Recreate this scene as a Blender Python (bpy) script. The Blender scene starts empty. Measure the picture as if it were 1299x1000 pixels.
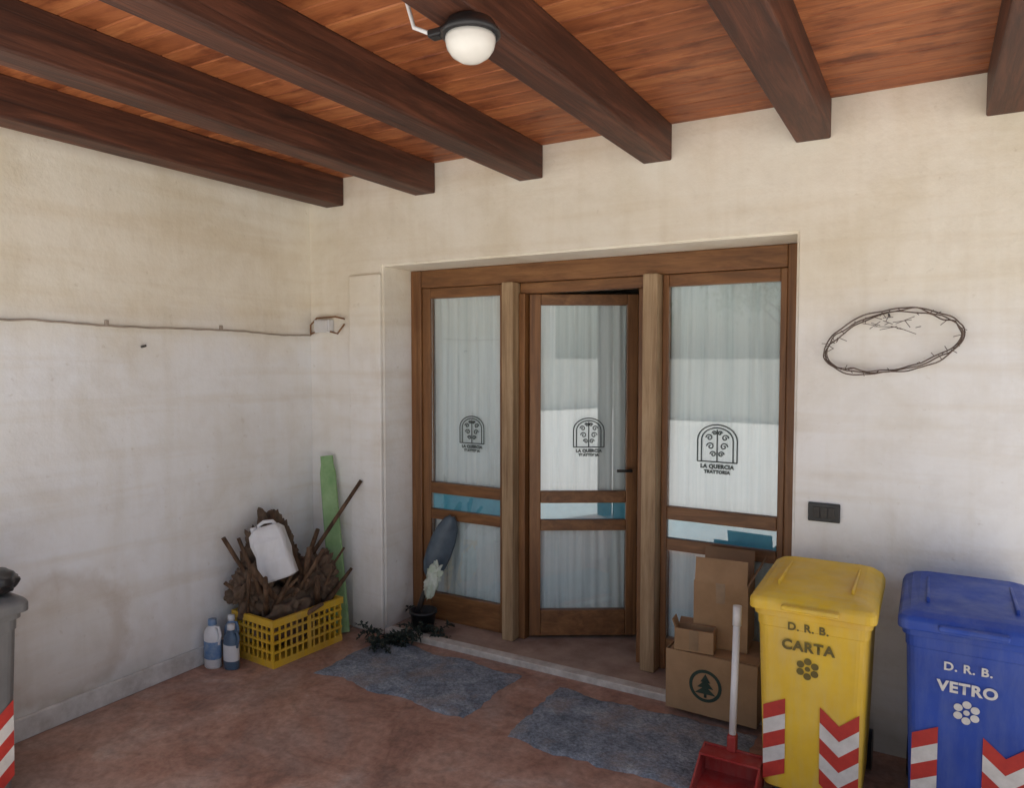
import bpy, bmesh, math, random
from mathutils import Vector, Matrix, noise
random.seed(7)
D=bpy.data; scn=bpy.context.scene; COL=scn.collection
R=math.radians

# ------------------------------------------------------------ materials
def newmat(name):
    m=D.materials.new(name); m.use_nodes=True
    nt=m.node_tree; b=nt.nodes['Principled BSDF']
    return m,nt,b
def N(nt,t,**k):
    n=nt.nodes.new(t)
    for a,v in k.items():
        if a in n.inputs: n.inputs[a].default_value=v
        else: setattr(n,a,v)
    return n
def L(nt,a,b): nt.links.new(a,b)
def coords(nt,scale=(1,1,1)):
    tc=N(nt,'ShaderNodeTexCoord'); mp=N(nt,'ShaderNodeMapping'); mp.inputs['Scale'].default_value=scale
    L(nt,tc.outputs['Object'],mp.inputs['Vector']); return mp.outputs['Vector']
def noi(nt,vec,scale,detail=6,rough=.6,dist=0):
    n=N(nt,'ShaderNodeTexNoise'); n.inputs['Scale'].default_value=scale; n.inputs['Detail'].default_value=min(detail,5)
    n.inputs['Roughness'].default_value=rough; n.inputs['Distortion'].default_value=dist
    L(nt,vec,n.inputs['Vector']); return n.outputs['Fac']
def ramp(nt,fac,stops):
    r=N(nt,'ShaderNodeValToRGB'); cr=r.color_ramp
    while len(cr.elements)<len(stops): cr.elements.new(.5)
    for e,(p,c) in zip(cr.elements,stops):
        e.position=p; e.color=(c[0],c[1],c[2],1) if hasattr(c,'__len__') else (c,c,c,1)
    L(nt,fac,r.inputs['Fac']); return r.outputs['Color']
def mix(nt,fac,a,b,mode='MIX'):
    m=N(nt,'ShaderNodeMix'); m.data_type='RGBA'; m.blend_type=mode
    def put(i,v):
        if hasattr(v,'links'): L(nt,v,m.inputs[i])
        elif hasattr(v,'__len__'): m.inputs[i].default_value=(v[0],v[1],v[2],1)
        else: m.inputs[i].default_value=v
    put(0,fac); put(6,a); put(7,b); return m.outputs[2]
def bump(nt,b,h,strength=.3,dist=.01):
    n=N(nt,'ShaderNodeBump'); n.inputs['Strength'].default_value=strength; n.inputs['Distance'].default_value=dist
    L(nt,h,n.inputs['Height']); L(nt,n.outputs['Normal'],b.inputs['Normal'])
def simple(name,c,c2=None,rough=.6,scale=8,bs=.15,stretch=(1,1,1),metal=0,spec=.5):
    m,nt,b=newmat(name); v=coords(nt,stretch)
    c2=c2 or tuple(x*.7 for x in c)
    f=noi(nt,v,scale,5,.65)
    L(nt,ramp(nt,f,[(.3,c2),(.65,c)]),b.inputs['Base Color'])
    b.inputs['Roughness'].default_value=rough; b.inputs['Metallic'].default_value=metal
    b.inputs['Specular IOR Level'].default_value=spec
    bump(nt,b,noi(nt,v,scale*6,2),bs,.004); return m
def math_(nt,op,a,b=None):
    n=N(nt,'ShaderNodeMath'); n.operation=op
    for i,v in enumerate((a,b)):
        if v is None: continue
        if hasattr(v,'links'): L(nt,v,n.inputs[i])
        else: n.inputs[i].default_value=v
    return n.outputs[0]
def dusty(name,c,c2,dust,rough=.45):
    m,nt,b=newmat(name); v=coords(nt)
    base=ramp(nt,noi(nt,v,4,4,.6),[(.3,c2),(.65,c)])
    d=ramp(nt,noi(nt,coords(nt,(5,5,1)),3,5,.7),[(.42,0),(.75,1)])
    base=mix(nt,math_(nt,'MULTIPLY',d,.35),base,dust)
    L(nt,base,b.inputs['Base Color'])
    L(nt,ramp(nt,noi(nt,v,12,4,.6),[(.3,rough-.08),(.7,rough+.2)]),b.inputs['Roughness'])
    bump(nt,b,noi(nt,v,60,2),.06,.003); return m

def wallmat(name,upper,lower,split,ring_pt=None):
    m,nt,b=newmat(name); v=coords(nt)
    sep=N(nt,'ShaderNodeSeparateXYZ'); L(nt,v,sep.inputs[0])
    z=sep.outputs['Z']
    wob=noi(nt,v,3,3)
    zz=math_(nt,'ADD',z,math_(nt,'MULTIPLY',math_(nt,'SUBTRACT',wob,.5),.35))
    t=math_(nt,'MULTIPLY',math_(nt,'SUBTRACT',zz,split-.15),3.3)
    base=mix(nt,ramp(nt,t,[(0,0),(1,1)]),lower,upper)
    st=ramp(nt,noi(nt,v,1.9,5,.62,.5),[(.34,(.84,.79,.70)),(.50,(.95,.93,.90)),(.62,(1,1,1))])
    base=mix(nt,.6,base,st,'MULTIPLY')
    vs=coords(nt,(6,6,.55))
    st2=ramp(nt,noi(nt,vs,1.5,4,.6),[(.25,(.84,.80,.72)),(.5,(1,1,1))])
    base=mix(nt,.35,base,st2,'MULTIPLY')
    vh=coords(nt,(.5,.5,7))
    st3=ramp(nt,noi(nt,vh,1.3,4,.6),[(.32,(.86,.80,.71)),(.5,(1,1,1))])
    base=mix(nt,.45,base,st3,'MULTIPLY')
    bl=ramp(nt,noi(nt,v,7,5,.65,.3),[(.36,(.88,.86,.84)),(.52,(1,1,1))])
    base=mix(nt,.3,base,bl,'MULTIPLY')
    sp=ramp(nt,noi(nt,v,26,3,.6),[(.66,(1,1,1)),(.78,(.66,.60,.52))])
    base=mix(nt,.4,base,sp,'MULTIPLY')
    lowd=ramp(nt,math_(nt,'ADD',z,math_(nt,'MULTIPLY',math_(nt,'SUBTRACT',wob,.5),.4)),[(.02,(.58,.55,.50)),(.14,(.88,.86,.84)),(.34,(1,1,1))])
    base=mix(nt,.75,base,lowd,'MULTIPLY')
    if ring_pt:
        d=N(nt,'ShaderNodeVectorMath'); d.operation='DISTANCE'; L(nt,v,d.inputs[0]); d.inputs[1].default_value=ring_pt
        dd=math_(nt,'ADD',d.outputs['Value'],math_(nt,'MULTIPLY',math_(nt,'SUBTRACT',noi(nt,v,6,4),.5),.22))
        base=mix(nt,.42,base,ramp(nt,dd,[(.0,(.80,.78,.74)),(.20,(.78,.72,.64)),(.26,(.55,.43,.30)),(.33,(1,1,1))]),'MULTIPLY')  # greyish disc with a brown rim, multiplied in around the given point
    L(nt,base,b.inputs['Base Color']); b.inputs['Roughness'].default_value=.9
    b.inputs['Specular IOR Level'].default_value=.2
    hb=math_(nt,'ADD',noi(nt,v,45,3),math_(nt,'MULTIPLY',noi(nt,v,5,2),2.5))
    bump(nt,b,hb,.25,.008); return m
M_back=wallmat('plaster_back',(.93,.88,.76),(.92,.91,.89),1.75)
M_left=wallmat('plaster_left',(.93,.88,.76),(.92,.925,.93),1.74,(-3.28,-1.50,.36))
M_skirt=simple('skirting_paint',(.76,.74,.71),(.48,.45,.41),.85,9,.3)

def woodmat(name,axis,cols,plank=None,rough=.6,grain=30,bs=.3,knots=True):
    m,nt,b=newmat(name)
    s={'x':(.12,1,1),'y':(1,.06,1),'z':(1,1,.06)}[axis]
    v0=coords(nt); sep=N(nt,'ShaderNodeSeparateXYZ'); L(nt,v0,sep.inputs[0])
    mp=N(nt,'ShaderNodeMapping'); mp.inputs['Scale'].default_value=s
    vec=v0
    if plank:
        idx=math_(nt,'FLOOR',math_(nt,'DIVIDE',sep.outputs['Y'],plank))
        wn=N(nt,'ShaderNodeTexWhiteNoise'); wn.noise_dimensions='1D'; L(nt,idx,wn.inputs['W'])
        add=N(nt,'ShaderNodeVectorMath'); add.operation='ADD'
        cmb=N(nt,'ShaderNodeCombineXYZ'); L(nt,math_(nt,'MULTIPLY',wn.outputs['Value'],17),cmb.inputs['X'])
        L(nt,v0,add.inputs[0]); L(nt,cmb.outputs[0],add.inputs[1]); vec=add.outputs[0]
    L(nt,vec,mp.inputs['Vector']); v=mp.outputs['Vector']
    g=noi(nt,v,grain,5,.7,.6)
    c=ramp(nt,g,[(.28,cols[0]),(.5,cols[1]),(.72,cols[2])])
    big=ramp(nt,noi(nt,v0,1.7,4,.6),[(.3,(.68,.60,.54)),(.65,(1.1,1.05,1.0))])
    c=mix(nt,.7,c,big,'MULTIPLY')
    if plank:
        pr=ramp(nt,wn.outputs['Value'],[(0,(.74,.66,.60)),(.5,(.97,.93,.9)),(1,(1.12,1.14,1.1))])
        c=mix(nt,.7,c,pr,'MULTIPLY')
        kn=ramp(nt,noi(nt,coords(nt,(.5,1,1)),9,4,.65),[(.50,(1,1,1)),(.66,(.46,.33,.27))])
        c=mix(nt,.85,c,kn,'MULTIPLY')
    L(nt,c,b.inputs['Base Color']); b.inputs['Roughness'].default_value=rough
    bump(nt,b,g,bs,.006); return m
M_ceil=woodmat('ceiling_boards','x',((.20,.060,.024),(.43,.145,.052),(.60,.25,.095)),.115,.55,16)
M_beam=woodmat('beam_wood','y',((.028,.011,.007),(.080,.028,.015),(.17,.062,.033)),None,.6,30,.5)
M_frame=woodmat('door_wood','z',((.13,.055,.02),(.23,.105,.038),(.34,.17,.065)),None,.45,26,.15)
M_frameh=woodmat('door_wood_h','x',((.13,.055,.02),(.23,.105,.038),(.34,.17,.065)),None,.45,26,.15)
M_post=woodmat('tan_wood','z',((.24,.15,.08),(.40,.28,.16),(.55,.42,.27)),None,.6,30,.2)  # lighter tan than the rest of the door wood
M_bark=woodmat('bark','z',((.04,.022,.013),(.12,.07,.04),(.24,.15,.09)),None,.9,20,.6)

# porch floor
def floormat():
    m,nt,b=newmat('porch_stone'); v=coords(nt)
    a=ramp(nt,noi(nt,v,2.6,5,.72,.6),[(.28,(.20,.11,.08)),(.44,(.38,.20,.14)),(.6,(.50,.30,.22)),(.76,(.55,.43,.37))])
    g=ramp(nt,noi(nt,v,1.3,5,.65,.8),[(.48,0),(.66,1)])
    c=mix(nt,math_(nt,'MULTIPLY',g,.5),a,(.38,.32,.285))
    g2=ramp(nt,noi(nt,v,5,5,.7,.4),[(.52,0),(.64,1)])
    c=mix(nt,math_(nt,'MULTIPLY',g2,.3),c,(.18,.13,.11))
    sp=ramp(nt,noi(nt,v,30,4,.7),[(.35,(.62,.6,.6)),(.6,(1.1,1.1,1.1))])
    c=mix(nt,.6,c,sp,'MULTIPLY')
    vo=N(nt,'ShaderNodeTexVoronoi'); vo.feature='DISTANCE_TO_EDGE'; vo.inputs['Scale'].default_value=2.6
    dv=N(nt,'ShaderNodeVectorMath'); dv.operation='ADD'
    nn=N(nt,'ShaderNodeTexNoise'); nn.inputs['Scale'].default_value=5; L(nt,v,nn.inputs['Vector'])
    sc=N(nt,'ShaderNodeVectorMath'); sc.operation='SCALE'; sc.inputs['Scale'].default_value=.12
    L(nt,nn.outputs['Color'],sc.inputs[0]); L(nt,v,dv.inputs[0]); L(nt,sc.outputs[0],dv.inputs[1]); L(nt,dv.outputs[0],vo.inputs['Vector'])
    j=ramp(nt,vo.outputs['Distance'],[(.0,(.62,.6,.58)),(.035,(1,1,1))])
    c=mix(nt,.35,c,j,'MULTIPLY')
    L(nt,c,b.inputs['Base Color'])
    L(nt,ramp(nt,noi(nt,v,4,4,.6),[(.3,.42),(.7,.75)]),b.inputs['Roughness'])
    bump(nt,b,math_(nt,'ADD',noi(nt,v,30,4),ramp(nt,vo.outputs['Distance'],[(0,0),(.04,.4)])),.3,.008)
    return m
M_floor=floormat()
M_tile=simple('threshold_stone',(.46,.34,.27),(.26,.17,.13),.6,5,.2)
M_marble=simple('threshold_marble',(.72,.68,.62),(.46,.42,.37),.5,14,.15)
M_ground=simple('pale_gravel',(.80,.78,.74),(.70,.68,.63),.95,3,.5)  # unseen yard, kept very pale to bounce light into the porch
def matmat():
    m,nt,b=newmat('mat_fibre'); v=coords(nt)
    c=ramp(nt,noi(nt,v,9,5,.75,.5),[(.3,(.12,.14,.165)),(.5,(.24,.275,.32)),(.7,(.38,.42,.46))])
    c2=ramp(nt,noi(nt,v,70,3,.6),[(.35,(.55,.55,.57)),(.65,(1.25,1.25,1.25))])
    c=mix(nt,.8,c,c2,'MULTIPLY')
    d=ramp(nt,noi(nt,v,4,5,.7),[(.5,0),(.66,1)])
    c=mix(nt,math_(nt,'MULTIPLY',d,.5),c,(.38,.29,.23))
    L(nt,c,b.inputs['Base Color']); b.inputs['Roughness'].default_value=.95
    bump(nt,b,noi(nt,v,90,4),.8,.01); return m
M_mat=matmat()
M_black=simple('black_plastic',(.022,.022,.024),(.012,.012,.013),.4,10,.05)
M_darkmetal=simple('dark_metal',(.05,.045,.04),(.025,.02,.018),.5,20,.2)
M_yellow=dusty('yellow_plastic',(.84,.55,.035),(.70,.43,.03),(.62,.52,.30))
M_blue=dusty('blue_plastic',(.018,.07,.40),(.014,.05,.29),(.16,.20,.36))
M_grey=dusty('grey_plastic',(.17,.17,.17),(.12,.12,.12),(.28,.26,.24))
M_crate=dusty('crate_plastic',(.82,.50,.03),(.62,.34,.02),(.5,.4,.25))
M_red=dusty('red_plastic',(.42,.03,.025),(.30,.02,.02),(.36,.22,.18))
M_redr=simple('red_reflector',(.55,.05,.035),(.42,.035,.03),.4,20,.02)
M_whiter=simple('white_reflector',(.74,.72,.68),(.58,.56,.52),.4,20,.02)
M_white=dusty('white_plastic',(.82,.82,.83),(.68,.68,.69),(.55,.51,.46))
M_label=simple('label_blue',(.08,.20,.42),(.3,.38,.48),.4,30,.02)
M_card=simple('cardboard',(.40,.245,.13),(.30,.18,.09),.85,6,.1)
M_cardd=simple('cardboard_inner',(.30,.18,.10),(.22,.13,.07),.9,6,.1)
M_print=simple('dark_print',(.02,.045,.03),(.015,.03,.02),.6,20,.02)
M_printy=simple('olive_print',(.16,.12,.02),(.12,.09,.02),.6,20,.02)
M_green=simple('green_board',(.34,.52,.25),(.19,.36,.14),.55,10,.2)
M_leaf=simple('leaf_dark',(.035,.05,.035),(.016,.022,.017),.6,30,.1)
M_tleaf=simple('tree_leaf',(.07,.12,.03),(.035,.07,.018),.6,4,.1)
M_rust=simple('rusty_wire',(.18,.13,.10),(.07,.045,.035),.8,30,.3)
M_cable=simple('cable_grey',(.46,.38,.31),(.30,.25,.20),.7,10,.1)
M_sack=simple('sack_cloth',(.20,.135,.09),(.07,.045,.03),.95,9,.6)
M_shovel=simple('shovel_steel',(.10,.14,.18),(.06,.085,.11),.45,12,.15)
M_rag=simple('rag_cloth',(.74,.78,.70),(.42,.52,.38),.9,14,.3)
M_etch=simple('etched_print',(.08,.10,.095),(.05,.07,.07),.5,20,.02)
M_render=simple('neighbour_plaster',(.80,.76,.68),(.7,.66,.58),.9,3,.2)
M_room=simple('room_paint',(.60,.59,.56),(.5,.49,.46),.9,3,.1)
M_glassw=simple('opal_glass',(.84,.82,.76),(.76,.74,.68),.18,5,.02)
M_teal=simple('teal_strip',(.20,.62,.76),(.12,.46,.62),.5,8,.05)
M_roof=simple('roof_tile',(.30,.14,.09),rough=.8)
M_tape=simple('tape',(.34,.22,.12),rough=.3)
def curtmat():
    m,nt,b=newmat('lace_curtain'); v=coords(nt)
    w=noi(nt,coords(nt,(30,30,.6)),1.4,4,.6)
    c=ramp(nt,w,[(.3,(.78,.85,.85)),(.6,(.94,.98,.97))])
    L(nt,c,b.inputs['Base Color']); b.inputs['Roughness'].default_value=.95
    tr=N(nt,'ShaderNodeBsdfTranslucent'); tr.inputs['Color'].default_value=(.85,.90,.88,1)
    x=N(nt,'ShaderNodeMixShader'); x.inputs[0].default_value=.05
    L(nt,b.outputs[0],x.inputs[1]); L(nt,tr.outputs[0],x.inputs[2]); L(nt,x.outputs[0],nt.nodes['Material Output'].inputs['Surface'])
    return m
M_curt=curtmat()
def glassmat():
    m=D.materials.new('window_glass'); m.use_nodes=True; nt=m.node_tree; nt.nodes.clear()
    o=N(nt,'ShaderNodeOutputMaterial'); t=N(nt,'ShaderNodeBsdfTransparent'); t.inputs[0].default_value=(.97,.99,.99,1)
    g=N(nt,'ShaderNodeBsdfGlossy'); g.inputs['Roughness'].default_value=.015; g.inputs['Color'].default_value=(.95,.97,1,1)
    lw=N(nt,'ShaderNodeLayerWeight'); lw.inputs['Blend'].default_value=.3
    f=math_(nt,'ADD',math_(nt,'MULTIPLY',lw.outputs['Fresnel'],.7),.08)
    x=N(nt,'ShaderNodeMixShader'); L(nt,f,x.inputs[0]); L(nt,t.outputs[0],x.inputs[1]); L(nt,g.outputs[0],x.inputs[2])
    L(nt,x.outputs[0],o.inputs[0]); return m
M_glass=glassmat()

# ------------------------------------------------------------ geometry helpers
def link(name,me,mat=None,parent=None,smooth=False):
    o=D.objects.new(name,me); COL.objects.link(o)
    if mat and not me.materials: me.materials.append(mat)
    if parent: o.parent=parent
    if smooth:
        for p in me.polygons: p.use_smooth=True
    return o
def empty(name):
    o=D.objects.new(name,None); COL.objects.link(o); o.empty_display_size=.1; return o
def from_bm(name,bm,mat,parent=None,smooth=False,M=None):
    if M: bmesh.ops.transform(bm,matrix=M,verts=bm.verts)
    bmesh.ops.recalc_face_normals(bm,faces=bm.faces)
    me=D.meshes.new(name); bm.to_mesh(me); bm.free()
    return link(name,me,mat,parent,smooth)
def add_box(bm,a,b,M=None):
    a=Vector(a); b=Vector(b); c=(a+b)/2; s=b-a
    m=Matrix.Translation(c)@Matrix.Diagonal((abs(s.x),abs(s.y),abs(s.z),1))
    if M: m=M@m
    return bmesh.ops.create_cube(bm,size=1,matrix=m)['verts']
def boxes(name,lst,mat,parent=None,bev=0,M=None,seg=2):
    bm=bmesh.new()
    for a,b in lst: add_box(bm,a,b)
    if bev: bmesh.ops.bevel(bm,geom=bm.edges[:],offset=bev,segments=seg,affect='EDGES',profile=.5)
    return from_bm(name,bm,mat,parent,False,M)
def add_cyl(bm,p,q,r1,r2=None,n=12,caps=True):
    p=Vector(p); q=Vector(q); r2=r1 if r2 is None else r2; d=q-p
    m=Matrix.Translation((p+q)/2)@d.to_track_quat('Z','Y').to_matrix().to_4x4()
    bmesh.ops.create_cone(bm,cap_ends=caps,segments=n,radius1=r1,radius2=r2,depth=d.length,matrix=m)
def cyls(name,lst,mat,parent=None,n=12,M=None):
    bm=bmesh.new()
    for c in lst: add_cyl(bm,*c,n=n)
    o=from_bm(name,bm,mat,parent,False,M)
    for p in o.data.polygons: p.use_smooth=len(p.vertices)==4
    return o
def tube(name,paths,r,mat,parent=None,M=None,res=4,cyclic=False):
    cu=D.curves.new(name,'CURVE'); cu.dimensions='3D'; cu.bevel_depth=r; cu.bevel_resolution=res
    for pts in paths:
        s=cu.splines.new('POLY'); s.points.add(len(pts)-1)
        for i,p in enumerate(pts): s.points[i].co=(p[0],p[1],p[2],1)
        s.use_cyclic_u=cyclic
    o=D.objects.new('tmp',cu); COL.objects.link(o)
    bpy.context.view_layer.update()
    me=D.meshes.new_from_object(o.evaluated_get(bpy.context.evaluated_depsgraph_get()))
    D.objects.remove(o); me.materials.clear()
    if M: me.transform(M)
    me.name=name
    return link(name,me,mat,parent,True)
def rrect(cx,cy,hx,hy,r,n=5):
    pts=[]
    for (sx,sy,a0) in ((1,1,0),(-1,1,90),(-1,-1,180),(1,-1,270)):
        for i in range(n+1):
            a=R(a0+90*i/n); pts.append((cx+sx*(hx-r)+r*math.cos(a),cy+sy*(hy-r)+r*math.sin(a)))
    return pts
def loft(bm,secs,cap0=True,cap1=True):
    rings=[[bm.verts.new(p) for p in s] for s in secs]
    n=len(rings[0])
    for a,b in zip(rings,rings[1:]):
        for i in range(n): bm.faces.new((a[i],a[(i+1)%n],b[(i+1)%n],b[i]))
    if cap0: bm.faces.new(rings[0][::-1])
    if cap1: bm.faces.new(rings[-1])
def lathe(name,prof,mat,loc,parent=None,n=24,M=None,sy=1):
    bm=bmesh.new()
    loft(bm,[[(r*math.cos(2*math.pi*i/n),sy*r*math.sin(2*math.pi*i/n),z) for i in range(n)] for r,z in prof])
    T=Matrix.Translation(loc)
    if M: T=T@M
    return from_bm(name,bm,mat,parent,True,T)
def blob(name,loc,size,mat,parent=None,amp=.25,freq=6,sub=4,seed=0,M=None):
    bm=bmesh.new(); bmesh.ops.create_icosphere(bm,subdivisions=sub,radius=1)
    for v in bm.verts:
        n=noise.noise(v.co*freq*.35+Vector((seed,0,0)))+.5*noise.noise(v.co*freq+Vector((0,seed,0)))
        ridg=abs(noise.noise(v.co*freq*.7+Vector((seed,3,1))))
        v.co*=1+amp*(n-ridg)
    T=Matrix.Translation(loc)
    if M: T=T@M
    T=T@Matrix.Diagonal((*size,1))
    return from_bm(name,bm,mat,parent,True,T)
def textmesh(name,s,size,mat,parent,fn,bold=.0):
    cu=D.curves.new(name,'FONT'); cu.body=s; cu.size=size; cu.align_x='CENTER'; cu.align_y='CENTER'; cu.offset=bold; cu.space_character=1.12
    o=D.objects.new('tmp',cu); COL.objects.link(o); bpy.context.view_layer.update()
    me=D.meshes.new_from_object(o.evaluated_get(bpy.context.evaluated_depsgraph_get()))
    D.objects.remove(o); me.materials.clear()
    for v in me.vertices: v.co=fn(v.co.x,v.co.y)
    me.name=name
    return link(name,me,mat,parent)
def disc(bm,fn,cx,cz,r,n=16):
    bm.faces.new([bm.verts.new(fn(cx+r*math.cos(2*math.pi*i/n),cz+r*math.sin(2*math.pi*i/n))) for i in range(n)])

XL=-3.28; OL=-2.716; OR=-.50; OH=2.12; CZ=2.65; YF=-2.15; XR=.58  # unseen front and right porch ends are pulled in to admit daylight
# ------------------------------------------------------------ house
house=empty('house')
bm=bmesh.new(); XW=4.2
out=[(XL-.2,-.1),(XL-.2,2.75),(XW,2.75),(XW,-.1),(OR,-.1),(OR,OH),(OL,OH),(OL,-.1)]
f=bm.faces.new([bm.verts.new((x,0,z)) for x,z in out])
r=bmesh.ops.extrude_face_region(bm,geom=[f])
bmesh.ops.translate(bm,verts=[v for v in r['geom'] if isinstance(v,bmesh.types.BMVert)],vec=(0,.34,0))
es=[e for e in bm.edges if all(OL-.01<v.co.x<OR+.01 and v.co.y<.01 and v.co.z<OH+.01 for v in e.verts)]
bmesh.ops.bevel(bm,geom=es,offset=.012,segments=3,affect='EDGES')
from_bm('back_wall',bm,M_back,house)
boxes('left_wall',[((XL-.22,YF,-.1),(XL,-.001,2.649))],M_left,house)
boxes('pier',[((-2.955,-.022,0),(OL-.004,-.0005,2.08))],M_back,house,.008)
boxes('skirting',[((XL,YF+.01,0),(XL+.022,-.002,.095))],M_skirt,house,.005)
bd=[]; y=-.003
while y-.115>YF-.12:
    bd.append(((XL-.15,y-.1125,CZ),(XR+.08,y,CZ+.03))); y-=.115
boxes('ceiling_boards',bd,M_ceil,house,.004,seg=1)
boxes('roof_slab',[((XL-.3,YF-.1,CZ+.032),(XR+.10,1.0,CZ+.12)),((XL-.3,1.002,CZ+.032),(XW,2.7,CZ+.2)),((XR+.102,0,CZ+.102),(XW,1.0,CZ+.2))],M_roof,house)
bs=[]
for xr in (-3.0,-2.345,-1.69,-1.037,-.377,.285,XR+.07):
    bs.append(((xr-.135,YF-.08,2.49),(xr,-.001,CZ+.004)))
boxes('ceiling_beams',bs,M_beam,house,.008)
boxes('post',[((XR-.06,YF,0),(XR+.05,YF+.11,2.489))],M_beam,house,.01)
# floors
bm=bmesh.new(); bmesh.ops.create_grid(bm,x_segments=4,y_segments=4,size=400)
from_bm('ground',bm,M_ground,None,False,Matrix.Translation((0,0,-.02)))
bm=bmesh.new(); add_box(bm,(XL-.1,YF+.05-.08,-.1),(XR+.1,.001,0)); from_bm('porch_floor',bm,M_floor)
boxes('recess_floor',[((OL,.052,-.05),(OR,.4,.028)),((-3.2,.401,-.05),(.4,2.6,.026))],M_tile,house)
boxes('threshold',[((OL+.002,-.012,-.02),(OR-.002,.05,.033))],M_marble,house,.004)
boxes('room',[((-3.4,2.5,0),(.4,2.6,2.6)),((-3.4,.35,0),(-3.3,2.5,2.6)),((.3,.35,0),(.4,2.5,2.6)),((-3.4,.35,2.6),(.4,2.6,2.66))],M_room,house)

# ---------------- door assembly
door=empty('entrance_door'); door.parent=house
FY0,FY1=.255,.325
boxes('frame_stiles',[((OL+.001,FY0,.03),(OL+.075,FY1,OH-.001)),((OR-.075,FY0,.03),(OR-.001,FY1,OH-.001))],M_frame,door,.006)
boxes('frame_head',[((OL+.076,FY0+.003,2.015),(OR-.076,FY1,OH-.001))],M_frameh,door,.006)
boxes('frame_transom',[((-1.972,FY0+.012,1.955),(-1.243,FY1,2.013))],M_frameh,door,.005)
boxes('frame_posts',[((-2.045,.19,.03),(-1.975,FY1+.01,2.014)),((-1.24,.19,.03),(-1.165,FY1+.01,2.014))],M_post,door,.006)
boxes('door_jambs',[((-1.973,FY0,.03),(-1.935,FY1,1.954)),((-1.29,FY0+.02,.03),(-1.242,FY1,1.954))],M_frame,door,.004)
def motif(name,cx,cz,w,M,yc):
    h=w*1.25; paths=[]; y=yc-.007
    def arc(rx,rz,z0,n=14): return [(cx+rx*math.cos(math.pi*i/n),y,z0+rz*math.sin(math.pi*i/n)) for i in range(n+1)]
    zb=cz-h*.30
    for k in (1,.80):
        paths.append([(cx+w/2*k,y,zb)]+arc(w/2*k,w*.40*k,cz+h*.14)+[(cx-w/2*k,y,zb)])
    for sx in (-1,1):
        for (ox,oz,rr) in ((.17,.02,.10),(.20,.24,.09),(.10,-.18,.08),(.07,.36,.06)):
            paths.append([(cx+sx*w*(ox+rr*(1-i/16)*math.cos(i*.62)),y,cz+w*(oz+rr*(1-i/16)*math.sin(i*.62))) for i in range(14)])
    paths.append([(cx,y,zb),(cx,y,cz+h*.36)])
    paths.append([(cx-w*.5,y,zb),(cx+w*.5,y,zb)])
    tube(name,paths,.0030,M_etch,door,M,1)
    for k,(s,sz,dz) in enumerate((('LA QUERCIA',.135,-.40),('TRATTORIA',.11,-.51))):
        fn=lambda x,z:(M@Vector((cx+x,y,cz+h*dz+z)) if M else Vector((cx+x,y,cz+h*dz+z)))
        textmesh(name+'_lettering_%d'%k,s,w*sz,M_etch,door,fn,.0016)
def panel(tag,x0,x1,yc,z0,z1,st,M=None,mc=None,mw=.13,mz=1.17):
    h=.022
    boxes(tag+'_stiles',[((x0,yc-h,z0),(x0+st,yc+h,z1)),((x1-st,yc-h,z0),(x1,yc+h,z1))],M_frame,door,.004,M)
    a,b=x0+st+.0005,x1-st-.0005
    boxes(tag+'_rails',[((a,yc-h+.002,z0),(b,yc+h-.002,.19)),((a,yc-h+.002,.64),(b,yc+h-.002,.70)),((a,yc-h+.002,.795),(b,yc+h-.002,.86)),((a,yc-h+.002,z1-.06),(b,yc+h-.002,z1))],M_frameh,door,.004,M)
    for nm,za,zb in (('low',.19,.64),('mid',.70,.795),('top',.86,z1-.06)):
        boxes(tag+'_glass_'+nm,[((a,yc-.003,za),(b,yc,zb))],M_glass,door,0,M)
    boxes(tag+'_strip',[((a,yc+.006,.70),(b,yc+.012,.795))],M_teal,door,0,M)
    for nm,za,zb,ph in (('low',.19,.64,1.3),('top',.86,z1-.06,0)):
        bm=bmesh.new(); nx,nz=70,14; w=b-a; g=[]
        for j in range(nz+1):
            row=[]
            for i in range(nx+1):
                u=i/nx; t=j/nz; pin=1 if nm=='top' else 1-.35*math.sin(math.pi*t)
                x=a+u*w
                pl=math.sin(u*w*95+ph+.8*math.sin(t*3+u*5))+.5*math.sin(u*w*151+2)
                row.append(bm.verts.new((x,yc+.024+.0065*pl*pin,za-.01+(zb-za+.02)*t)))
            g.append(row)
        for j in range(nz):
            for i in range(nx): bm.faces.new((g[j][i],g[j][i+1],g[j+1][i+1],g[j+1][i]))
        from_bm(tag+'_curtain_'+nm,bm,M_curt,door,True,M)
    motif(tag+'_motif',mc if mc else (a+b)/2,mz,mw,M,yc)
panel('left_light',OL+.077,-2.047,.29,.03,2.013,.055,None,-2.30,.165)
panel('right_light',-1.163,OR-.077,.29,.03,2.013,.03,None,-.89,.19)
LM=Matrix.Translation((-1.93,.30,0))@Matrix.Rotation(R(31),4,'Z')
panel('leaf',0,.60,0,.045,1.952,.062,LM,.33,.17)
cyls('handle',[((.56,-.03,.98),(.56,-.06,.98),.008),((.56,-.06,.98),(.48,-.06,.98),.008)],M_darkmetal,door,10,LM)

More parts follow.
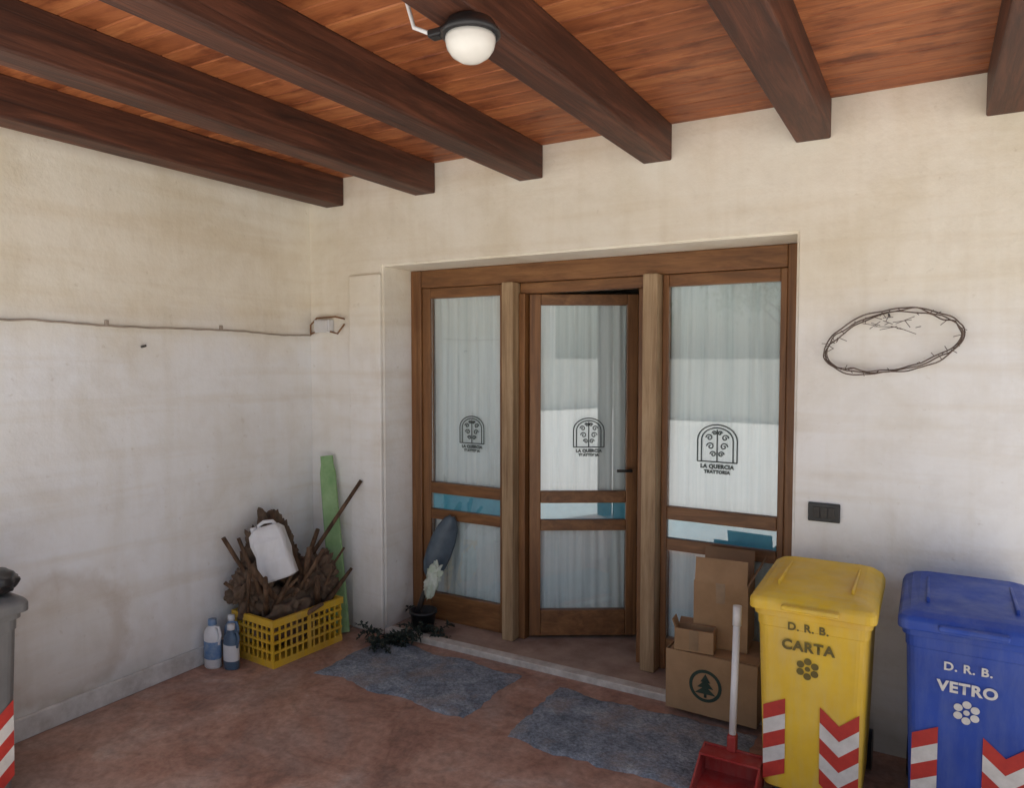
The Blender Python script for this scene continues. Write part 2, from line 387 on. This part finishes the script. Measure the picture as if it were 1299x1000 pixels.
# ------------------------------------------------------------ mats
def doormat(name,x0,x1,y0,y1,seed,rot=0):
    bm=bmesh.new(); n=40; g=[]
    for j in range(n+1):
        row=[]
        for i in range(n+1):
            u=i/n; v=j/n
            x=x0+(x1-x0)*u; y=y0+(y1-y0)*v
            e=.024
            ex=(noise.noise(Vector((y*5,seed,0)))*e*1.5+noise.noise(Vector((y*22,seed,1)))*e*.6)
            ey=(noise.noise(Vector((x*5,seed,5)))*e*1.5+noise.noise(Vector((x*22,seed,7)))*e*.6)
            edge=min(u,1-u,v,1-v)
            z=.009+.005*noise.noise(Vector((x*6,y*6,seed)))
            if edge<1e-6: z=.001
            row.append(bm.verts.new((x+ex,y+ey,z)))
        g.append(row)
    for j in range(n):
        for i in range(n): bm.faces.new((g[j][i],g[j][i+1],g[j+1][i+1],g[j+1][i]))
    c=Vector(((x0+x1)/2,(y0+y1)/2,0))
    return from_bm(name,bm,M_mat,None,True,Matrix.Translation(c)@Matrix.Rotation(R(rot),4,'Z')@Matrix.Translation(-c))
doormat('door_mat',-2.68,-1.76,-.60,-.09,1,-2)
doormat('door_mat.001',-1.53,-.60,-.66,-.13,4,1)

# ------------------------------------------------------------ wheelie bins
def bin_(name,x0,x1,yf,yb,h,mat,word=None,tmat=None,M=None,tz=.115,lidmat=None):
    root=empty(name); cx=(x0+x1)/2; w=(x1-x0)/2; cy=(yf+yb)/2; d=(yb-yf)/2
    rim=h-.085; lidmat=lidmat or mat
    def half(z): t=z/rim; return (w-.024)*(.88+.12*t), (d-.04)*(.87+.13*t)
    bm=bmesh.new(); secs=[]
    for z in (.04,.05,.30,rim-.07,rim-.069,rim-.03,rim-.029,rim):
        hx,hy=half(z)
        if z>=rim-.029: hx+=.012; hy+=.012
        elif z>=rim-.069: hx+=.003; hy+=.003
        if z==.04: hx-=.012; hy-=.012
        secs.append([(x,y,z) for x,y in rrect(cx,cy,hx,hy,.035)])
    loft(bm,secs); b=from_bm('body',bm,mat,root,False,M)
    bv=b.modifiers.new('b','BEVEL'); bv.width=.004; bv.segments=2; bv.limit_method='ANGLE'; bv.angle_limit=R(40)
    bm=bmesh.new(); secs=[]
    for z,k,tilt in ((rim-.004,0.0,0),(rim+.028,.0,0),(rim+.040,-.008,.3),(rim+.052,-.035,.6),(rim+.056,-.06,.8)):
        secs.append([(x,y,z+tilt*.035*(y-yf)/(yb-yf)) for x,y in rrect(cx,cy,w+k,d+k-.005,.03)])
    loft(bm,secs)
    l=from_bm('lid',bm,lidmat,root,False,M)
    bv=l.modifiers.new('b','BEVEL'); bv.width=.005; bv.segments=2; bv.limit_method='ANGLE'; bv.angle_limit=R(30)
    boxes('lid_lip',[((cx-w*.45,yf-.022,rim+.012),(cx+w*.45,yf+.01,rim+.030))],lidmat,root,.006,M)
    boxes('lid_ribs',[((cx-w*.62,cy-d*.55,rim+.055),(cx-w*.57,cy+d*.5,rim+.080)),((cx+w*.57,cy-d*.55,rim+.055),(cx+w*.62,cy+d*.5,rim+.080))],lidmat,root,.004,M)
    cyls('handle_bar',[((cx-w*.7,yb+.012,rim+.03),(cx+w*.7,yb+.012,rim+.03),.013)],mat,root,12,M)
    boxes('handle_arms',[((cx-w*.72,yb-.06,rim+.005),(cx-w*.62,yb+.02,rim+.045)),((cx+w*.62,yb-.06,rim+.005),(cx+w*.72,yb+.02,rim+.045))],mat,root,.004,M)
    wl=[]
    for s in (-1,1): wl.append(((cx+s*(w-.085),yb-.075,.075),(cx+s*(w-.03),yb-.075,.075),.075))
    cyls('wheels',wl,M_black,root,24,M)
    cyls('axle',[((cx-w+.05,yb-.075,.075),(cx+w-.05,yb-.075,.075),.012)],M_darkmetal,root,10,M)
    boxes('foot',[((cx-.12,yf+.07,0),(cx+.12,yf+.12,.045))],M_black,root,.004,M)
    def front(x,z,off=.004):
        p=Vector((x,cy-half(z)[1]-off,z)); return M@p if M else p
    if word:
        zt=rim-tz
        textmesh('text_top','D. R. B.',.038,tmat,root,lambda x,z:front(cx-.01+x,zt+z,.007),.0012)
        textmesh('text_word',word,.049,tmat,root,lambda x,z:front(cx-.01+x,zt-.068+z,.007),.002)
        bm=bmesh.new()
        for k in range(6): disc(bm,front,cx-.01+.027*math.cos(k*math.pi/3+.5),zt-.145+.027*math.sin(k*math.pi/3+.5),.0125)
        disc(bm,front,cx-.01,zt-.145,.009)
        from_bm('emblem',bm,tmat,root)
    for side in (-1,1):
        hx=half(.3)[0]-.012
        xa,xb=(cx-hx,cx-hx+.075) if side<0 else (cx+hx-.125,cx+hx)
        for m_,par in ((M_redr,0),(M_whiter,1)):
            bm=bmesh.new()
            for k in range(5):
                if k%2!=par: continue
                z0=(.35 if side<0 else .33)-k*.056; s=.055
                if side<0: segs=[(xa,xb,0,s*.7)]
                else: mid=(xa+xb)/2; segs=[(xa,mid,s,0),(mid,xb,0,s)]
                for (p,q,da,db) in segs:
                    bm.faces.new([bm.verts.new(front(*c)) for c in ((p,z0+da-.056),(q,z0+db-.056),(q,z0+db),(p,z0+da))])
            from_bm('reflector_'+('red' if par==0 else 'white')+('_a' if side<0 else '_b'),bm,m_,root)
    return root
bin_('wheelie_bin',-.548,-.136,-.61,-.07,.80,M_yellow,'CARTA',M_printy,None,.058)
bin_('wheelie_bin.001',-.078,.345,-.57,-.04,.80,M_blue,'VETRO',M_whiter)
MB=Matrix.Translation((-3.0,-2.10,0))@Matrix.Rotation(R(90),4,'Z')
bin_('wheelie_bin.002',-.22,.22,-.24,.24,.79,M_grey,None,None,MB,.1,M_grey)
blob('black_bag',(-2.87,-1.955,.805),(.10,.085,.048),M_black,None,.2,3,4,31)

# ------------------------------------------------------------ boxes
def carton(name,x0,x1,y0,y1,z0,z1,flaps=(70,60,-20,100),rot=0,logo=False):
    root=empty(name); t=.005; c=Vector(((x0+x1)/2,(y0+y1)/2,0))
    M=Matrix.Translation(c)@Matrix.Rotation(R(rot),4,'Z')@Matrix.Translation(-c)
    boxes('walls',[((x0,y0,z0),(x1,y0+t,z1)),((x0,y1-t,z0),(x1,y1,z1)),((x0,y0+t,z0),(x0+t,y1-t,z1)),((x1-t,y0+t,z0),(x1,y1-t,z1)),((x0+t,y0+t,z0),(x1-t,y1-t,z0+t))],M_card,root,0,M)
    fl=min(x1-x0,y1-y0)*.48
    for k,(ang) in enumerate(flaps):
        if ang is None: continue
        bm=bmesh.new()
        if k<2:
            add_box(bm,(x0+.004,0,0),(x1-.004,.004,fl)); yy=y0 if k==0 else y1; s=1 if k==0 else -1
            T=Matrix.Translation((0,yy-(0 if k==0 else .004),z1))@Matrix.Rotation(R(s*ang),4,'X')
        else:
            add_box(bm,(0,y0+.004,0),(.004,y1-.004,fl)); xx=x0 if k==2 else x1; s=-1 if k==2 else 1
            T=Matrix.Translation((xx-(0 if k==2 else .004),0,z1))@Matrix.Rotation(R(s*ang),4,'Y')
        from_bm('flap_%d'%k,bm,M_cardd if k%2 else M_card,root,False,M@T)
    fn=lambda x,z:M@Vector((x,y0-.002,z))
    if logo:
        lx,lz,r=(x0*.55+x1*.45),(z0+z1)/2,.072
        bm=bmesh.new(); n=32
        for i in range(n):
            a0,a1=2*math.pi*i/n,2*math.pi*(i+1)/n
            bm.faces.new([bm.verts.new(fn(lx+rr*math.cos(a),lz+rr*math.sin(a))) for rr,a in ((r,a0),(r,a1),(r*.80,a1),(r*.80,a0))])
        for zz,ww in ((.030,.022),(.005,.036),(-.022,.046)):
            bm.faces.new([bm.verts.new(fn(lx+a,lz+b)) for a,b in ((-ww,zz-.014),(ww,zz-.014),(0,zz+.024))])
        bm.faces.new([bm.verts.new(fn(lx+a,lz+b)) for a,b in ((-.006,-.052),(.006,-.052),(.006,-.036),(-.006,-.036))])
        from_bm('print',bm,M_print,root)
    else:
        xm=(x0+x1)/2
        boxes('tape',[((xm-.02,y0-.0015,z1-.09),(xm+.02,y0-.0005,z1))],M_tape,root,0,M)
    return root
carton('cardboard_box',-1.0,-.60,-.12,.17,.034,.30,(None,None,None,None),-2,True)
boxes('box_top_panel',[((-.99,-.11,.296),(-.61,.16,.3005))],M_card,D.objects['cardboard_box'])
carton('cardboard_box.001',-.915,-.68,-.02,.20,.303,.60,(-12,14,None,30),4)
carton('cardboard_box.002',-.97,-.80,-.108,-.03,.303,.40,(None,60,20,None),4)

# ------------------------------------------------------------ dustpan with long handle
dp=empty('dustpan'); TD=Matrix.Translation((-.622,-.60,0))@Matrix.Diagonal((.86,1,1,1))@Matrix.Translation((.622+.012,.60,0))
bm=bmesh.new()
add_box(bm,(-.76,-.72,.004),(-.50,-.48,.012)); add_box(bm,(-.76,-.488,.012),(-.50,-.48,.115))
for xx in (-.76,-.508):
    v=[bm.verts.new(p) for p in ((xx,-.72,.012),(xx,-.489,.012),(xx,-.489,.115),(xx,-.56,.10),(xx+.008,-.72,.012),(xx+.008,-.489,.012),(xx+.008,-.489,.115),(xx+.008,-.56,.10))]
    for q in ((0,1,2,3),(7,6,5,4),(0,4,5,1),(1,5,6,2),(2,6,7,3),(3,7,4,0)): bm.faces.new([v[i] for i in q])
add_box(bm,(-.76,-.56,.100),(-.50,-.489,.108))
from_bm('pan',bm,M_red,dp,False,TD)
boxes('socket',[((-.642,-.50,.105),(-.608,-.46,.17))],M_red,dp,.006)
cyls('handle',[((-.625,-.48,.15),(-.622,-.445,.60),.0135)],M_white,dp,14)
cyls('grip',[((-.622,-.446,.58),(-.6215,-.441,.655),.0165)],M_white,dp,14)

# ------------------------------------------------------------ crate and contents
cr=empty('plastic_crate'); x0,x1,y0,y1,h=-3.21,-2.88,-.66,-.19,.25
MC=Matrix.Translation((-3.05,-.43,0))@Matrix.Rotation(R(-4),4,'Z')@Matrix.Translation((3.05,.43,0))
ls=[]; t=.012
for z0,z1 in ((0.0,.035),(.075,.087),(.125,.137),(.175,.187),(.215,h)):
    e=.006 if z0>.2 else 0
    ls+=[((x0-e,y0-e,z0),(x1+e,y0+t,z1)),((x0-e,y1-t,z0),(x1+e,y1+e,z1)),((x0-e,y0+t,z0),(x0+t,y1-t,z1)),((x1-t,y0+t,z0),(x1+e,y1-t,z1))]
boxes('rails',ls,M_crate,cr,0,MC)
ls=[]
n=8
for i in range(n+1):
    x=x0+.004+(x1-x0-.028)*i/n
    w=.02 if i in(0,n) else .008
    for yy in (y0+.002,y1-t+.002): ls.append(((x,yy,.03),(x+w,yy+.008,.22)))
n=12
for i in range(1,n):
    y=y0+.004+(y1-y0-.02)*i/n; w=.022 if i==6 else .008
    for xx in (x0+.002,x1-t+.002): ls.append(((xx,y,.03),(xx+.008,y+w,.22)))
boxes('bars',ls,M_crate,cr,0,MC)
boxes('base',[((x0+.012,y0+.012,.004),(x1-.012,y1-.012,.012))],M_crate,cr,0,MC)
sk=empty('burlap_sack')
blob('cloth_a',(-3.05,-.43,.20),(.13,.20,.16),M_sack,sk,.4,5,5,3)
blob('cloth_b',(-3.14,-.44,.48),(.11,.16,.25),M_sack,sk,.55,6,5,9,Matrix.Rotation(R(14),4,'X'))
blob('cloth_c',(-2.99,-.28,.36),(.11,.13,.15),M_sack,sk,.6,5,5,14)
blob('cloth_d',(-3.15,-.60,.36),(.09,.11,.13),M_sack,sk,.6,5,5,19)
fw=[]; random.seed(11)
for i in range(46):
    bx=random.uniform(-3.18,-2.93); by=random.uniform(-.64,-.24); z=random.uniform(.18,.36)
    a=random.uniform(0,6.28); ll=random.uniform(.20,.38)
    dx,dy=math.cos(a)*ll*.55,math.sin(a)*ll*.6
    tx=min(max(bx+dx,-3.25),-2.80)
    fw.append(((bx,by,z),(tx,by+dy,z+random.uniform(.08,.34)),random.uniform(.006,.022),random.uniform(.004,.016)))
fw.append(((-3.02,-.55,.2),(-3.20,-.72,.42),.016,.01)); fw.append(((-3.05,-.42,.25),(-3.13,-.46,.76),.02,.013))
cyls('firewood',fw,M_bark,None,7)
def canister(name,loc,M,mat):
    root=empty(name); T=Matrix.Translation(loc)@M
    bm=bmesh.new(); secs=[]
    for z,k in ((-.15,-.02),(-.14,0),(-.05,.0),(0,-.004),(.06,0),(.11,-.006),(.135,-.03),(.142,-.05)):
        secs.append([(x,y,z) for x,y in rrect(0,0,.092+k,.06+k*.8,.024 if k>-.03 else .008)])
    loft(bm,secs)
    for v in bm.verts: v.co+=Vector((.012*noise.noise(v.co*15+Vector((4,0,0))),.02*noise.noise(v.co*22),.006*noise.noise(v.co*12)))
    b=from_bm('body',bm,mat,root,False,T)
    s=b.modifiers.new('b','BEVEL'); s.width=.008; s.segments=2; s.limit_method='ANGLE'
    tube('handle',[[(-.03,0,.13),(-.03,0,.155),(.0,0,.165),(.045,0,.155),(.06,0,.125)]],.010,mat,root,T)
    cyls('cap',[((-.06,0,.12),(-.06,0,.155),.018)],mat,root,16,T)
    return root
canister('plastic_canister',(-3.02,-.555,.57),Matrix.Rotation(R(35),4,'Z')@Matrix.Rotation(R(-9),4,'X')@Matrix.Rotation(R(-18),4,'Y'),M_white)

gt=empty('green_board')
bm=bmesh.new(); p0,p1=Vector((-2.955,-.115,0)),Vector((-3.11,-.055,1.02)); n=20
ax=(p1-p0).normalized()
wd=Vector((.87,.5,0)); wd=(wd-ax*wd.dot(ax)).normalized(); th=ax.cross(wd); secs=[]
for j in range(22):
    t=j/21; c=p0.lerp(p1,t); s=[]; wv=.052-.006*t
    k=1 if t<.94 else .8
    for x,y in rrect(0,0,wv*k,.014,.010,3):
        s.append(c+wd*x+th*(y+.004*math.sin(t*7)))
    secs.append(s)
loft(bm,secs); from_bm('board',bm,M_green,gt,False)
cyls('wooden_stick',[((-3.14,-.32,.30),(-2.86,-.035,.89),.013,.011)],M_bark,None,9)

# bottles
def bottle(name,loc,mat,lab,hh=.22,r=.042):
    root=empty(name)
    lathe('body',[(r*.9,0),(r,.006),(r,hh*.68),(r*.9,hh*.76),(r*.45,hh*.86),(r*.36,hh*.9)],mat,loc,root,20,None,.75)
    lathe('label',[(r*1.015,hh*.2),(r*1.02,hh*.21),(r*1.02,hh*.55),(r*1.015,hh*.56)],lab,loc,root,20,None,.76)
    lathe('cap',[(r*.42,hh*.88),(r*.44,hh*.89),(r*.42,hh)],lab,loc,root,16)
    T=Matrix.Translation(loc)
    tube('handle',[[(r*.35,0,hh*.84),(r*1.0,0,hh*.86),(r*1.25,0,hh*.72),(r*.95,0,hh*.5)]],.007,mat,root,T)
M_pb=simple('dark_blue_plastic',(.10,.16,.24),(.06,.10,.16),.4)
bottle('detergent_bottle',(-3.20,-.80,0),M_white,M_label,.25,.05)
bottle('detergent_bottle.001',(-3.10,-.765,0),M_pb,M_white,.23,.045)
bottle('detergent_bottle.002',(-3.19,-.69,0),M_label,M_white,.24,.042)

# ------------------------------------------------------------ plant by the door
pl=empty('trailing_plant'); random.seed(5)
bm=bmesh.new()
def leaf(bm,p,d,l,w):
    d=d.normalized(); s=d.cross(Vector((0,0,1)));  s=s.normalized() if s.length>.01 else Vector((1,0,0))
    up=s.cross(d)
    a=p; b=p+d*l*.5+s*w+up*w*.3; c=p+d*l-up*l*.15; e=p+d*l*.5-s*w+up*w*.3; m=p+d*l*.5
    va=[bm.verts.new(x) for x in (a,b,c,e,m)]
    bm.faces.new((va[0],va[1],va[4])); bm.faces.new((va[1],va[2],va[4])); bm.faces.new((va[2],va[3],va[4])); bm.faces.new((va[3],va[0],va[4]))
stems=[]
for k in range(32):
    c=Vector((random.uniform(-2.72,-2.38),0,0)); c.y=random.uniform(-.20,-.08) if c.x<-2.66 else random.uniform(-.16,.16)
    c.z=.03
    p=c.copy(); pts=[p.copy()]; d=Vector((random.uniform(-1,1),random.uniform(-1,.3),random.uniform(.2,1.0))).normalized()
    for i in range(6):
        p=p+d*.022; d=(d+Vector((random.uniform(-.5,.5),random.uniform(-.5,.5),-.28))).normalized()
        p.z=max(p.z,.014); p.x=max(p.x,-2.9)
        if p.x<-2.7: p.y=min(p.y,-.05)
        pts.append(p.copy())
        for _ in range(4):
            leaf(bm,p,Vector((random.uniform(-1,1),random.uniform(-1,.5),random.uniform(-.3,.7))),random.uniform(.02,.042),random.uniform(.006,.011))
    stems.append(pts)
me=D.meshes.new('leaves'); bm.to_mesh(me); bm.free(); link('leaves',me,M_leaf,pl)
tube('stems',stems,.0035,M_leaf,pl,None,1)
lathe('pot',[(.055,0.03),(.06,.032),(.075,.13),(.082,.13),(.082,.145),(.07,.145),(.06,.12)],M_black,(-2.52,.10,0),pl,24)

# ------------------------------------------------------------ shovel leaning against the door frame, blade up
sh=empty('shovel')
p0=Vector((-2.60,.10,.035)); p1=Vector((-2.40,.215,.66)); ax=(p1-p0).normalized()
nn=Vector((.58,-.81,0)); nn=(nn-ax*nn.dot(ax)).normalized(); ly=-nn; lx=ly.cross(ax)
S=Matrix.Translation(p0)@Matrix(((lx.x,ly.x,ax.x,0),(lx.y,ly.y,ax.y,0),(lx.z,ly.z,ax.z,0),(0,0,0,1)))
cyls('handle',[((0,0,0),(0,0,.40),.015)],M_darkmetal,sh,12,S)
bm=bmesh.new(); g=[]; prof=[(.30,.018),(.33,.045),(.38,.065),(.46,.072),(.54,.070),(.61,.058),(.66,.036),(.685,.010)]
for z,w in prof:
    row=[]
    for i in range(9):
        u=(i/8-.5)*2; row.append(bm.verts.new((u*w,-.025*(1-u*u)+.02+ .03*((z-.4)),z)))
    g.append(row)
for a,b in zip(g,g[1:]):
    for i in range(8): bm.faces.new((a[i],a[i+1],b[i+1],b[i]))
o=from_bm('blade',bm,M_shovel,sh,True,S); m=o.modifiers.new('s','SOLIDIFY'); m.thickness=.006
blob('rag',(-2.45,.10,.34),(.05,.03,.10),M_rag,None,.6,5,4,21,Matrix.Rotation(R(18),4,'Y'))

# ------------------------------------------------------------ ceiling lamp on beam
lp=empty('ceiling_lamp'); LX,LY=-1.075,-1.60
lathe('base',[(.050,2.489),(.062,2.485),(.070,2.470),(.078,2.462),(.080,2.450),(.070,2.446)],M_black,(LX,LY,0),lp,28)
lathe('glass',[(.066,2.448),(.067,2.435),(.062,2.415),(.050,2.398),(.030,2.385),(.010,2.381)],M_glassw,(LX,LY,0),lp,28)
boxes('gland',[((LX-.13,LY-.018,2.466),(LX-.06,LY+.018,2.488))],M_black,lp,.006)
tube('cable',[[(LX-.12,LY,2.478),(LX-.17,LY-.02,2.50),(LX-.19,LY-.03,2.58),(LX-.20,LY-.04,2.647)]],.006,M_white,lp)

# ------------------------------------------------------------ socket on the wall
so=empty('wall_socket')
boxes('plate',[((-.435,-.013,.922),(-.312,-.001,1.0))],M_black,so,.004)
boxes('modules',[((-.415+i*.029,-.017,.938),(-.389+i*.029,-.0125,.984)) for i in range(3)],M_darkmetal,so,.002)

# ------------------------------------------------------------ wire hoop on the back wall
wh=empty('wire_hoop'); paths=[]; random.seed(3)
for k in range(3):
    pts=[]; n=90
    for i in range(n):
        a=2*math.pi*i/n; rx=.236+.006*k; rz=.098+.007*k
        x=rx*math.cos(a); z=rz*math.sin(a)+ (.022*max(0,math.sin(a))**3)
        w=.014*noise.noise(Vector((math.cos(a)*3,math.sin(a)*3,k*3.1)))
        c,s=math.cos(R(11)),math.sin(R(11))
        X=x*c-z*s; Z=x*s+z*c
        pts.append((-.14+X*(1+w*2),-.03-.008*math.sin(a*5+k*2)-.004*k,1.655+Z+w+.003*math.sin(a*5+k*1.7)))
    paths.append(pts)
tube('strands',paths,.0027,M_rust,wh,None,2,True)
cyls('nail',[((-.15,-.001,1.765),(-.15,-.06,1.77),.004)],M_darkmetal,wh,8)
sprigs=[]
for i in range(60):
    p=random.choice(paths[0]+paths[0][10:40]); p=Vector(p)
    sprigs.append([p,p+Vector((random.uniform(-.03,.03),random.uniform(-.02,.01),random.uniform(-.02,.02)))])
for i in range(18):
    p=Vector((random.uniform(-.2,-.04),-.03,1.655+random.uniform(.06,.12))); sprigs.append([p,p+Vector((random.uniform(-.07,.07),-.01,random.uniform(-.03,.015)))])
tube('barbs',sprigs,.0014,M_rust,wh,None,1)

# cable along left wall and junction box
ca=empty('wall_cable'); pts=[]
for i in range(120):
    t=i/119; y=YF+.02-(YF+.03)*t
    pts.append((XL+.008+.004*noise.noise(Vector((y*6,2,0))),y,1.760-.02*t+.012*noise.noise(Vector((y*2.2,0,0)))+.005*noise.noise(Vector((y*11,0,3)))))
tube('cable',[pts],.0045,M_cable,ca)
boxes('clips',[((XL,-1.9+i*.62,1.745),(XL+.014,-1.885+i*.62,1.775)) for i in range(3)],M_cable,ca,.002)
wb=empty('junction_box')
boxes('box',[((-3.21,-.045,1.755),(-3.09,-.001,1.83))],M_white,wb,.006)
boxes('cover',[((-3.203,-.051,1.762),(-3.097,-.0455,1.823))],M_white,wb,.003)
tube('wires',[[(XL+.02,-.02,1.745),(XL+.03,-.03,1.80),(-3.2,-.03,1.84),(-3.05,-.03,1.845),(-2.98,-.03,1.83)],[(-3.1,-.03,1.76),(-3.03,-.035,1.745),(-2.98,-.03,1.80)],[(XL+.02,-.02,1.745),(-3.2,-.025,1.765)]],.005,M_frameh,wb)
cyls('nail',[((XL,-1.10,1.655),(XL+.03,-1.10,1.66),.006)],M_darkmetal,None,8)

# ------------------------------------------------------------ yard behind the camera (seen in the reflections)
boxes('garden_wall',[((-16,-15.2,0),(14,-15,1.5)),((-16.05,-15.25,1.5),(14.05,-14.95,1.58))],M_render)
nb=empty('neighbour_house')
boxes('walls',[((2,-26,0),(12,-19,5.6))],M_render,nb)
boxes('windows',[((3.5+i*2.8,-18.995,1+j*2.6),(4.6+i*2.8,-18.97,2.4+j*2.6)) for i in range(3) for j in range(2)],M_black,nb)
bm=bmesh.new()
vs=[bm.verts.new(p) for p in ((1.5,-26.5,5.6),(12.5,-26.5,5.6),(12.5,-18.5,5.6),(1.5,-18.5,5.6),(1.5,-22.5,7.4),(12.5,-22.5,7.4))]
for q_ in ((0,1,5,4),(3,4,5,2),(0,4,3),(1,2,5),(0,3,2,1)): bm.faces.new([vs[i] for i in q_])
from_bm('roof',bm,M_roof,nb)
def tree(name,x,y,h,seed):
    random.seed(seed); root=empty(name); base=Vector((x,y,0)); top=Vector((x+.3,y,h*.55))
    tr=[(base,top,.17,.09)]; ends=[]
    for i in range(9):
        a=i*2.4; s=base.lerp(top,.5+.05*i); e=s+Vector((math.cos(a)*h*.25,math.sin(a)*h*.25,h*random.uniform(.15,.38))); tr.append((s,e,.06,.02)); ends.append(e)
        for _ in range(2): ends.append(e+Vector((random.uniform(-.8,.8),random.uniform(-.8,.8),random.uniform(-.3,.9))))
    cyls('trunk',tr,M_bark,root,8)
    bm=bmesh.new()
    for e in ends:
        rr=random.uniform(.45,.85)
        for _ in range(110):
            d=Vector((random.gauss(0,1),random.gauss(0,1),random.gauss(0,.8)))*rr*.55; leaf(bm,e+d,Vector((random.uniform(-1,1),random.uniform(-1,1),random.uniform(-1,.6))),.18,.06)
    me=D.meshes.new('foliage'); bm.to_mesh(me); bm.free(); link('foliage',me,M_tleaf,root)
tree('tree',-7.5,-12,5.2,1); tree('tree.001',-3.2,-17.5,6,2)

# ------------------------------------------------------------ light
el=R(84); sd=Vector((.20,-.98,0)).normalized()*math.cos(el); sd.z=math.sin(el)
sun=D.lights.new('sun','SUN'); sun.energy=5; sun.angle=R(.5); sun.color=(1,.96,.89)
so_=D.objects.new('sun',sun); COL.objects.link(so_); so_.rotation_euler=sd.to_track_quat('Z','Y').to_euler(); so_.location=(4,-10,12)
w=D.worlds.new('World'); scn.world=w; w.use_nodes=True; nt=w.node_tree
sk_=nt.nodes.new('ShaderNodeTexSky'); sk_.sky_type='NISHITA'; sk_.sun_disc=False; sk_.sun_elevation=el; sk_.sun_rotation=math.atan2(sd.x,sd.y)
sk_.dust_density=4; sk_.air_density=1.2
nt.links.new(sk_.outputs[0],nt.nodes['Background'].inputs[0]); nt.nodes['Background'].inputs[1].default_value=.15

# ------------------------------------------------------------ camera
cam=D.cameras.new('camera'); co=D.objects.new('camera',cam); COL.objects.link(co)
cam.sensor_width=36; cam.lens=926/1299*36; cam.clip_end=1000; cam.clip_start=.05
co.location=(0,-3.25,1.6); co.rotation_euler=(R(90-2.8),0,R(29.9)); scn.camera=co
scn.view_settings.view_transform='Standard'; scn.view_settings.look='None'; scn.view_settings.exposure=0
